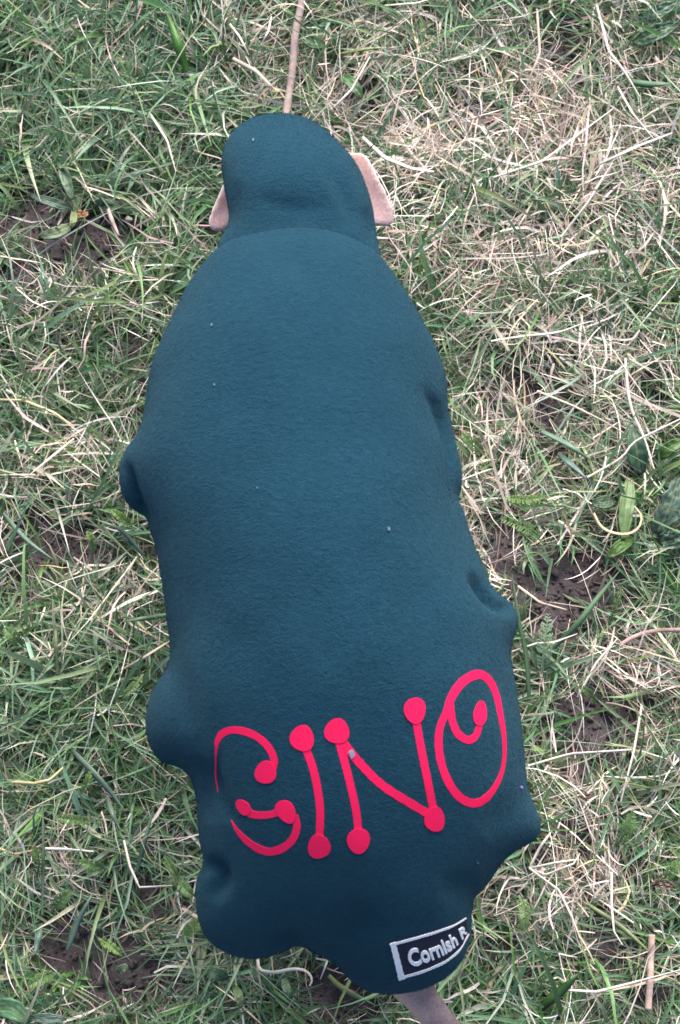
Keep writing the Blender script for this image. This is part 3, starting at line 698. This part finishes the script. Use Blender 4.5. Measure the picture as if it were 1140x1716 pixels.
PALE, TAN, YEL, PINKS = (.84, .76, .68), (.62, .50, .42), (.62, .54, .30), (.56, .42, .37)
GS = 'single long straws in the grass'
STEMS = [
 ([(823,572),(880,563),(935,557),(975,543),(995,538)],5,PALE,'long pale straw lying level right of the shoulder'),
 ([(1048,600),(1052,650),(1060,690),(1080,735),(1096,785)],6,PALE,'bent upright straw above the dark plantain leaf at the right'),
 ([(985,800),(1040,768),(1062,742),(1100,722),(1145,700)],5,PALE,'kinked straw running up to the right edge beside the plantain'),
 ([(900,655),(960,680),(1010,705),(1050,728)],5,TAN,'slanting straw across the bare soil right of the shoulder'),
 ([(1000,8),(1020,85),(1048,122),(1072,162)],6,PALE,'pale straw slanting down from the top edge at the right'),
 ([(1035,145),(1060,190),(1095,232)],5,PALE,'short straw slanting below the one from the top edge'),
 ([(607,230),(645,265),(690,283),(727,288)],9,PALE,'broad white straw just above the right ear'),
 ([(820,300),(910,270),(970,225),(1027,183)],5,PALE,'long straw rising to the right in the straw patch'),
 ([(1005,275),(1070,245),(1127,223)],6,PALE,'straw rising to the right edge in the upper straw patch'),
 ([(940,398),(985,340),(1027,272)],5,PALE,'steep straw at the lower end of the straw patch'),
 ([(883,1284),(956,1263),(1065,1256),(1118,1272)],5,PALE,'long level straw over bare soil right of the letter O'),
 ([(1076,1180),(1062,1261),(1040,1345)],5,PALE,'upright straw crossing the long level one on the right'),
 ([(1025,1461),(1025,1517),(1029,1561),(1043,1583)],5,PALE,'upright hooked straw above the broken twig'),
 ([(944,1659),(1000,1662),(1056,1648),(1145,1624)],5,PALE,'long straw curving through the lower right corner'),
 ([(887,1455),(905,1420),(925,1392)],6,PALE,'straw of the fan tuft pointing up beside the coat'),
 ([(887,1455),(930,1446),(968,1440)],5,PALE,'straw of the fan tuft pointing right'),
 ([(887,1455),(915,1466),(962,1447),(972,1430)],4,PALE,'bowed straw of the fan tuft'),
 ([(887,1455),(937,1492),(958,1535),(972,1573)],5,PALE,'longest straw of the fan tuft pointing down'),
 ([(205,1122),(245,1100),(287,1073)],6,TAN,'straight tan straw touching the coat on the left'),
 ([(19,1310),(57,1313),(84,1307),(106,1286)],7,YEL,'yellow curved blade at the left edge'),
 ([(170,1360),(177,1380),(181,1408)],4,TAN,'short drooping straw among the lower left yarrow'),
 ([(208,1408),(218,1452),(234,1487),(289,1484)],5,PALE,'hooked straw left of the rear fold of the coat'),
 ([(73,1422),(110,1423),(157,1427)],6,PALE,'level white straw in the lower left grass'),
 ([(0,670),(39,671),(92,692),(125,716)],6,YEL,'yellow blade slanting in from the left edge'),
 ([(160,539),(143,574),(141,603),(131,618)],5,TAN,'tan stalk hanging left of the shoulder'),
 ([(181,350),(190,375),(199,394)],9,PINKS,'flat brown straw on bare soil left of the ear'),
 ([(26,482),(53,505),(84,519)],4,PALE,'thin straw on the left bare patch'),
 ([(250,188),(280,235),(295,288)],5,PALE,'thin straw left of the hood'),
 ([(390,98),(430,120),(462,152)],9,TAN,'broad tan straw beside the long stick'),
 ([(385,40),(402,62),(417,92)],5,PALE,'pale straw at the top left of the long stick'),
 ([(455,28),(450,52),(438,76)],5,PALE,'short white straw left of the stick end'),
 ([(995,860),(1007,882),(1027,893),(1052,895),(1070,885),(1075,865),(1063,848)],6,(.66,.53,.34),'dry blade curled into a loop over plantain leaves'),
 ([(432,1606),(437,1624),(460,1629),(490,1624),(512,1627),(523,1640),(519,1652)],7,PALE,'wavy white straw just below the coat hem'),
 ([(530,1606),(549,1610),(537,1641)],4,PALE,'straw bent at a sharp angle below the hem'),
 ([(858,1092),(900,1078),(930,1076),(968,1062)],4,PALE,'thin straw under the fern leaf right of the coat'),
 ([(868,982),(905,1010),(950,1022)],6,TAN,'tan straw on bare soil beside the right fold'),
 ([(968,1168),(1000,1110),(1035,1070)],5,PALE,'forked straw rising above the lower bare patch'),
 ([(560,180),(590,150),(620,95)],5,PALE,'straw slanting between stick and right ear'),
 ([(640,10),(700,5),(740,-8)],4,PALE,'straw lying along the top edge'),
 ([(900,15),(905,90),(882,145)],6,TAN,'upright tan straw on the upper bare patch'),
]
for pts, wpx, colr, lab in STEMS:
    zb = random.uniform(.018, .028)
    strip('straw_stem', pts, wpx * .85, (zb, zb + .006), colr, tuple(c * .95 for c in colr), M_STRAW, lab, 'straw', GS, .45, .85, .35, straight=len(pts) < 5)
GB = 'single broad grass blades'
BLADES = [
 ([(312,118),(296,68),(279,20)],17,(.10,.26,.05),'bright green upright blade at the upper left'),
 ([(928,1085),(969,1044),(1001,1003),(1040,955)],11,(.13,.24,.13),'long green blade crossing the bare patch right of the coat'),
 ([(887,1172),(881,1095),(870,1044),(858,960)],9,(.09,.17,.09),'upright green blade against the right fold of the coat'),
 ([(935,760),(960,782),(984,803)],12,(.16,.25,.22),'blue green blade on the dark soil at the right'),
 ([(907,723),(950,745),(992,772)],11,(.15,.26,.19),'pale green blade above the blue green one'),
 ([(123,1259),(177,1316),(210,1360)],11,(.14,.22,.17),'long slanting blade in the lower left'),
 ([(180,1338),(190,1366),(203,1394)],9,(.17,.25,.19),'shorter blade below the long slanting one'),
 ([(71,1534),(73,1430),(71,1329)],6,(.15,.23,.16),'thin straight upright blade at the lower left'),
 ([(68,1550),(64,1575),(58,1600)],13,(.15,.24,.19),'broad blue green blade on the lower left soil'),
 ([(114,1591),(133,1540),(158,1494)],10,(.16,.25,.2),'arching blade between the lower left yarrow leaves'),
 ([(230,1460),(244,1405),(259,1350)],8,(.14,.23,.15),'straight blade left of the lower coat fold'),
 ([(905,1690),(940,1660),(972,1630)],17,(.05,.12,.035),'broad dark green blade in the lower right'),
 ([(987,1517),(1043,1555),(1094,1600)],9,(.22,.26,.12),'olive blade running to the broken twig'),
 ([(551,1635),(573,1655),(628,1684)],10,(.24,.30,.12),'yellow green blade under the tail lobe of the coat'),
 ([(1050,135),(1085,142),(1130,140)],13,(.08,.19,.10),'dark green blade level at the upper right'),
 ([(570,90),(620,82),(650,80)],7,(.25,.33,.10),'light green blade right of the stick'),
 ([(240,930),(205,890),(160,870)],8,(.14,.22,.16),'grey green blade left of the front fold'),
 ([(5,860),(45,905),(92,940)],9,(.13,.22,.16),'long grey green blade on the left bare patch'),
 ([(97,1130),(94,1080),(93,1040)],9,(.24,.30,.16),'pale upright blade in the left grass'),
 ([(285,1030),(245,1036),(205,1042)],9,(.14,.25,.13),'level green blade touching the coat on the left'),
]
for pts, wpx, colr, lab in BLADES:
    zb = random.uniform(.012, .020)
    strip('grass_blade', pts, wpx, (zb, zb + .014), tuple(c * .9 for c in colr), tuple(c * 1.1 for c in colr), M_BLADE, lab, 'grass blade', GB, .06, .7, .35)

def broad_leaf(pts, wpx, col, label, z=(.014, .024), crinkle=.0, lobes=0, ribs=5, name='plantain_leaf', cat='leaf', group='broad leaves in the grass'):
    n, m = 22, 13; S = spline(np.array(pts, float), n); t = np.linspace(0, 1, n)
    zz = z[0] + (z[1] - z[0]) * t + .006 * np.sin(math.pi * t); P = at_np(S, zz); claim(S, zz - .004, wpx * .16)
    T = np.gradient(P, axis=0); T /= np.linalg.norm(T, axis=1, keepdims=True); sd_ = np.cross(T, [0, 0, 1.0]); sd_ /= np.linalg.norm(sd_, axis=1, keepdims=True); up = np.cross(sd_, T)
    prof = np.sin(math.pi * np.clip(.04 + .93 * t**.85, 0, 1))**.65
    if lobes: prof *= .72 + .28 * np.abs(np.sin(t * lobes * math.pi))
    prof = prof * (1 + .16 * np.array([noise.noise(Vector((k * .45, pts[0][1], 1))) for k in range(n)]))
    hw = wpx / F_PX * 1.28 / 2 * prof; V = []; C = []
    for i in range(n):
        for jx in range(m):
            s_ = jx / (m - 1) * 2 - 1
            hgt = (.22 + .25 * noise.noise(Vector((i * .25, s_, pts[0][0])))) * abs(s_) * hw[i] + .0012 * noise.noise(Vector((i * .4, jx * .35, pts[0][1]))) + .0006 * math.cos(s_ * ribs * math.pi) + crinkle * noise.noise(Vector((i * .7, jx * .8, pts[0][0])))
            V.append(P[i] + sd_[i] * hw[i] * s_ + up[i] * hgt)
            mid = math.exp(-(s_ / .1)**2); c = np.array(col) * (1 - .45 * mid) + np.array((.30, .34, .17)) * .45 * mid; C.append(c * .82 * (1 + .10 * math.cos(s_ * ribs * math.pi)) * (1 + .35 * noise.noise(Vector((i * .5, jx * .5, pts[0][0] + 9)))))
    F = [(i * m + jx, i * m + jx + 1, (i + 1) * m + jx + 1, (i + 1) * m + jx) for i in range(n - 1) for jx in range(m - 1)]
    o = mesh_obj(name, V, F, M_LEAF, cols=np.array(C)); md = o.modifiers.new('thickness', 'SOLIDIFY'); md.thickness = .0006
    return tag(o, label, cat, group)
broad_leaf([(1074,795),(1068,760),(1060,715)], 36, (.065,.15,.085), 'broad dark green ribbed plantain leaf at the right')
broad_leaf([(1056,800),(1050,850),(1045,905)], 27, (.16,.27,.10), 'pale green rounded leaf below the dark plantain leaf')
broad_leaf([(1062,902),(1042,914),(1018,934)], 22, (.10,.22,.05), 'bright green leaf under the looped straw')
broad_leaf([(1100,770),(1120,752),(1148,736)], 24, (.11,.23,.06), 'glossy green leaf cut by the right edge')
broad_leaf([(1030,838),(1012,842),(992,843)], 24, (.12,.20,.12), 'grey green leaf left of the looped straw')
broad_leaf([(1100,895),(1122,850),(1138,800)], 44, (.11,.19,.14), 'crinkled blue green dock leaf at the right edge', crinkle=.004, lobes=4, name='dock_leaf')
broad_leaf([(1105,912),(1130,905),(1165,890)], 34, (.10,.18,.13), 'lower crinkled leaf at the right edge', crinkle=.004, lobes=3, name='dock_leaf')
broad_leaf([(102,274),(112,305),(122,335)], 20, (.17,.27,.17), 'pale flat leaf on the upper left soil')
broad_leaf([(122,350),(90,340),(52,328)], 18, (.14,.23,.16), 'grey green leaf lying level below the pale flat one')
broad_leaf([(123,352),(124,366),(120,382)], 14, (.22,.29,.13), 'small yellow green leaf beside the dry brown scrap')
broad_leaf([(118,378),(96,390),(68,396)], 24, (.18,.25,.15), 'wide pale leaf at the edge of the left bare patch')
broad_leaf([(-10,1690),(20,1690),(48,1712)], 34, (.12,.26,.13), 'broad green leaf in the lower left corner')
broad_leaf([(50,1706),(80,1706),(112,1708)], 16, (.20,.29,.24), 'pale blue green leaf at the bottom left edge')
broad_leaf([(392,1652),(400,1668),(404,1690)], 15, (.18,.29,.12), 'light green leaf tip under the rear of the coat')
broad_leaf([(380,1640),(365,1632),(348,1628)], 22, (.12,.22,.12), 'dark green leaf under the rear left haunch')
broad_leaf([(475,1640),(480,1655),(487,1672)], 14, (.22,.34,.22), 'pale green leaf beside the wavy straw')
broad_leaf([(198,1630),(206,1622),(216,1624)], 16, (.25,.34,.20), 'small lobed pale leaf on the lower left soil', lobes=2)
broad_leaf([(1060,70),(1090,60),(1135,40)], 34, (.07,.16,.09), 'dark leaf in the upper right corner', crinkle=.003)
broad_leaf([(1070,30),(1100,22),(1140,0)], 26, (.10,.20,.13), 'second dark leaf at the upper right corner edge', crinkle=.003)
broad_leaf([(545,75),(525,72),(505,60)], 24, (.06,.15,.06), 'dark green leaf right of the stick')
broad_leaf([(570,125),(590,140),(608,165)], 22, (.08,.20,.07), 'green leaf between stick and straw patch')

def yarrow(pts, wpx, col, label, z=(.02, .034), pairs=15):
    S = spline(np.array(pts, float), 40); t = np.linspace(0, 1, 40); P = at_np(S, z[0] + (z[1] - z[0]) * t + .006 * np.sin(math.pi * t)); claim(S, np.full(40, z[0]), wpx * .45)
    T = np.gradient(P, axis=0); T /= np.linalg.norm(T, axis=1, keepdims=True); sd_ = np.cross(T, [0, 0, 1.0]); sd_ /= np.linalg.norm(sd_, axis=1, keepdims=True); up = np.cross(sd_, T)
    V, F, C = [], [], []; W = wpx / F_PX * 1.27 / 2; col = np.array(col)
    def slat(a, b, w0, w1, c, u):
        d = (b - a); s_ = np.cross(d, u); s_ = s_ / (np.linalg.norm(s_) + 1e-9); k = len(V)
        V.extend([a - s_ * w0, a + s_ * w0, (a + b) / 2 + s_ * (w0 + w1) * .6 + u * .0008, b + s_ * w1, b - s_ * w1, (a + b) / 2 - s_ * (w0 + w1) * .6 + u * .0008])
        F.extend([(k, k + 1, k + 2, k + 5), (k + 5, k + 2, k + 3, k + 4)]); C.extend([c] * 6)
    for i in range(39): slat(P[i], P[i + 1] + (P[i + 1] - P[i]) * .1, .0009 * (1.1 - t[i]), .0009 * (1.1 - t[i + 1]), col * .9 + .03, up[i])
    for kx in range(pairs):
        f = .16 + .84 * kx / (pairs - 1); i = min(38, int(f * 39)); ln = W * math.sin(math.pi * min(1, .12 + .85 * f))**.6 * random.uniform(.85, 1.1)
        for q in (-1, 1):
            d = sd_[i] * q * .92 + T[i] * random.uniform(.3, .55) + up[i] * random.uniform(.1, .45); d /= np.linalg.norm(d); tip = P[i] + d * ln; cc = col * random.uniform(.8, 1.25)
            slat(P[i], tip, .0006, .0004, cc, up[i])
            for h in (.45, .75):
                for q2 in (-1, 1):
                    b = P[i] + d * ln * h; slat(b, b + (d * .6 + T[i] * q2 * .8) * ln * .26, .0005, .0003, cc, up[i])
    return tag(mesh_obj('yarrow_leaf', V, F, M_LEAF, cols=np.array(C)), label, 'yarrow leaf', 'feathery yarrow leaves in the grass')
YG, YB, YD = (.14,.25,.08), (.20,.32,.09), (.09,.17,.05)
for pts, wpx, c, lab in [
 ([(909,1128),(912,1080),(919,1028)],30,(.24,.36,.22),'clear feathery yarrow leaf on bare soil right of the coat'),
 ([(912,912),(885,888),(838,868)],26,YG,'yarrow leaf beside the right flank, below a level one'),
 ([(845,834),(880,838),(915,832)],18,YB,'level bright yarrow leaf beside the right flank'),
 ([(1020,1048),(1032,1015),(1043,980)],14,YG,'narrow yarrow leaf beside the long blade on the right'),
 ([(1032,1420),(1048,1395),(1061,1362)],26,YG,'large yarrow leaf lower right of the fan tuft'),
 ([(136,1330),(146,1312),(152,1292)],15,YB,'bright yarrow tip at the lower left'),
 ([(157,1376),(128,1374),(93,1370)],20,YG,'level yarrow leaf at the lower left'),
 ([(62,1470),(66,1445),(57,1418)],22,YD,'dark yarrow leaf at the left edge'),
 ([(180,1457),(158,1450),(131,1444)],20,YG,'yarrow leaf beside the hooked straw'),
 ([(86,1528),(100,1512),(118,1494)],24,YD,'dark yarrow leaf above the broad blue blade'),
 ([(165,1572),(184,1583),(204,1600)],18,YB,'bright yarrow leaf on the lower left soil'),
 ([(305,1570),(322,1556),(342,1538)],26,YB,'bright yarrow leaf touching the rear left of the coat'),
 ([(290,1468),(306,1484),(324,1502)],22,YG,'yarrow leaf by the dark pocket of the coat'),
 ([(276,1436),(285,1450),(297,1467)],18,YD,'dark yarrow leaf left of the coat fold'),
 ([(40,1084),(26,1068),(8,1053)],26,YG,'yarrow leaf at the left edge below the left bare patch'),
 ([(222,880),(205,868),(186,854)],18,YB,'bright yarrow leaf below the front left fold'),
 ([(156,926),(155,908),(146,890)],16,YB,'small yarrow leaf on the left bare patch'),
 ([(810,762),(795,748),(775,728)],26,YG,'yarrow leaf beside the right shoulder crease'),
 ([(95,1630),(70,1640),(48,1652)],24,YG,'yarrow leaf near the lower left corner'),
 ([(1000,1180),(985,1160),(970,1150)],16,YD,'dark yarrow leaf above the lower right bare patch'),
 ([(1100,1480),(1120,1465),(1140,1440)],22,YG,'yarrow leaf at the right edge above the twig'),
 ([(240,1130),(225,1150),(205,1170)],18,YD,'dark yarrow leaf left of the rear coat bulge'),
 ([(870,1500),(880,1530),(878,1560)],24,YD,'yarrow leaf right of the woven label'),
 ]: yarrow(pts, wpx, c, lab)

def stick(name, pts, rpx, z, c0, c1, label, cat, sides=10, kn=.12):
    n = 40; S = spline(np.array(pts, float), n); t = np.linspace(0, 1, n); P = at_np(S, z[0] + (z[1] - z[0]) * t)
    P[:, 2] += .0012 * np.sin(t * 11 + 1); claim(spline(S, 120)[:60 if rpx > 6 else 120], np.full(120, min(z)), rpx * .8)
    rad = rpx / F_PX * 1.3 * (1 + kn * np.array([noise.noise(Vector((k * .35, rpx, 2))) for k in range(n)]))
    mixv = np.array([.5 + .5 * noise.noise(Vector((k * .22, 5, rpx))) for k in range(n)])[:, None]
    return tag(tube(name, P, rad, np.array(c0) * (1 - mixv) + np.array(c1) * mixv, M_WOOD, sides), label, cat)
stick('stick', [(474,230),(481,182),(490,118),(495,60),(506,0),(509,-60)], 6.8, (.024, .018), (.27,.22,.23), (.40,.30,.26), 'long smooth grey brown stick pointing up from the hood', 'stick')
stick('twig', [(1092,1566),(1091,1610),(1089,1650),(1087,1692)], 5.5, (.02, .018), (.44,.31,.27), (.54,.40,.35), 'short pinkish broken twig in the lower right', 'twig')
stick('creeping_stem', [(1040,1080),(1066,1066),(1100,1057),(1150,1055)], 3.6, (.02, .026), (.38,.25,.24), (.46,.32,.30), 'thin pink stem reaching in from the right edge', 'stem')
stick('twig', [(838,1620),(822,1650),(806,1690)], 4, (.012, .012), (.30,.22,.18), (.4,.3,.24), 'small dull brown twig right of the tail', 'twig')
def scrap(px, py, r, col, label, name, cat, z=.016, mat=None, flat=.25):
    bm = bmesh.new(); bmesh.ops.create_icosphere(bm, subdivisions=3, radius=1)
    claim([(px, py)], [z], r); c = at(px, py, z); rw = r / F_PX * 1.3
    for v_ in bm.verts:
        k = 1 + .35 * noise.noise(v_.co * 1.6 + Vector((px, py, 0))); v_.co = Vector((v_.co.x * k * rw, v_.co.y * k * rw * .8, v_.co.z * k * rw * flat)) + c
    me = bpy.data.meshes.new(name); bm.to_mesh(me); bm.free(); me.polygons.foreach_set('use_smooth', [True] * len(me.polygons)); set_cols(me, np.tile(col, (len(me.vertices), 1))); me.materials.append(mat or M_LEAF)
    o = bpy.data.objects.new(name, me); COL.objects.link(o); return tag(o, label, cat)
broad_leaf([(127,358),(136,360),(147,357)], 15, (.62,.36,.20), 'dry orange brown leaf scrap on the left soil', (.014, .02), .005, 2, 2, 'leaf_scrap', 'dry leaf', None)
scrap(216, 367, 6, (.7,.66,.6), 'small white pebble on bare soil left of the ear', 'pebble', 'pebble', .004, M_PEBBLE, .7)
scrap(462, 152, 6, (.66,.56,.28), 'pale yellow seed scrap beside the stick', 'leaf_scrap', 'leaf', .022)
broad_leaf([(970,1332),(982,1336),(994,1333)], 13, (.34,.22,.20), 'reddish brown leaf scrap right of the letter O', (.014, .02), .005, 2, 2, 'leaf_scrap', 'dry leaf', None)
broad_leaf([(1095,1482),(1112,1480),(1130,1488)], 15, (.52,.38,.31), 'curled tan leaf scrap at the right edge', (.018, .026), .006, 2, 2, 'leaf_scrap', 'dry leaf', None)

# ------------------------------------------------------------------ the sward itself
v, q, c = join([green_tufts(6300, NEAR), green_tufts(11500, FAR, (6, 12), 1.3, 3, False)])
tag(np_mesh('grass', v, q, M_BLADE, c), 'trampled green grass blades covering the ground', 'grass', kind='stuff')
v, q, c = join([straw_bits(20500, NEAR), straw_bits(26000, FAR, 1.35)])
tag(np_mesh('dry_straw', v, q, M_STRAW, c), 'pale dry straw scattered through the grass', 'straw', kind='stuff')
v, q, c = join([thatch(27000, NEAR), thatch(26000, FAR, 1.5)])
tag(np_mesh('dead_thatch', v, q, M_STRAW, c), 'dull brown dead grass lying on the soil', 'thatch', kind='stuff')

# crumbs of soil on the bare patches
n = 5200
xy = field(n, NEAR, lambda xy, so, st, lu: np.clip(so * 1.1 + .05, 0, 1))
cube = np.array([(-1,-1,-1),(1,-1,-1),(1,1,-1),(-1,1,-1),(-1,-1,1),(1,-1,1),(1,1,1),(-1,1,1)], float)
cf = np.array([(0,3,2,1),(4,5,6,7),(0,1,5,4),(1,2,6,5),(2,3,7,6),(3,0,4,7)])
r = (rng.gamma(2, .0006, n) + .0003).clip(.0004, .005)
V = (cube[None] * rng.uniform(.45, 1, (n, 8, 3))) * r[:, None, None]
a = rng.uniform(0, 6.28, n); ca, sa = np.cos(a)[:, None], np.sin(a)[:, None]
V = np.stack([V[..., 0] * ca - V[..., 1] * sa, V[..., 0] * sa + V[..., 1] * ca, V[..., 2]], -1) + with_z(xy, .0)[:, None]
tag(np_mesh('soil_crumbs', V.reshape(-1, 3), (cf[None] + (np.arange(n) * 8)[:, None, None]).reshape(-1, 4), M_SOIL, None), 'loose crumbs of dark soil on the bare patches', 'soil', kind='stuff')
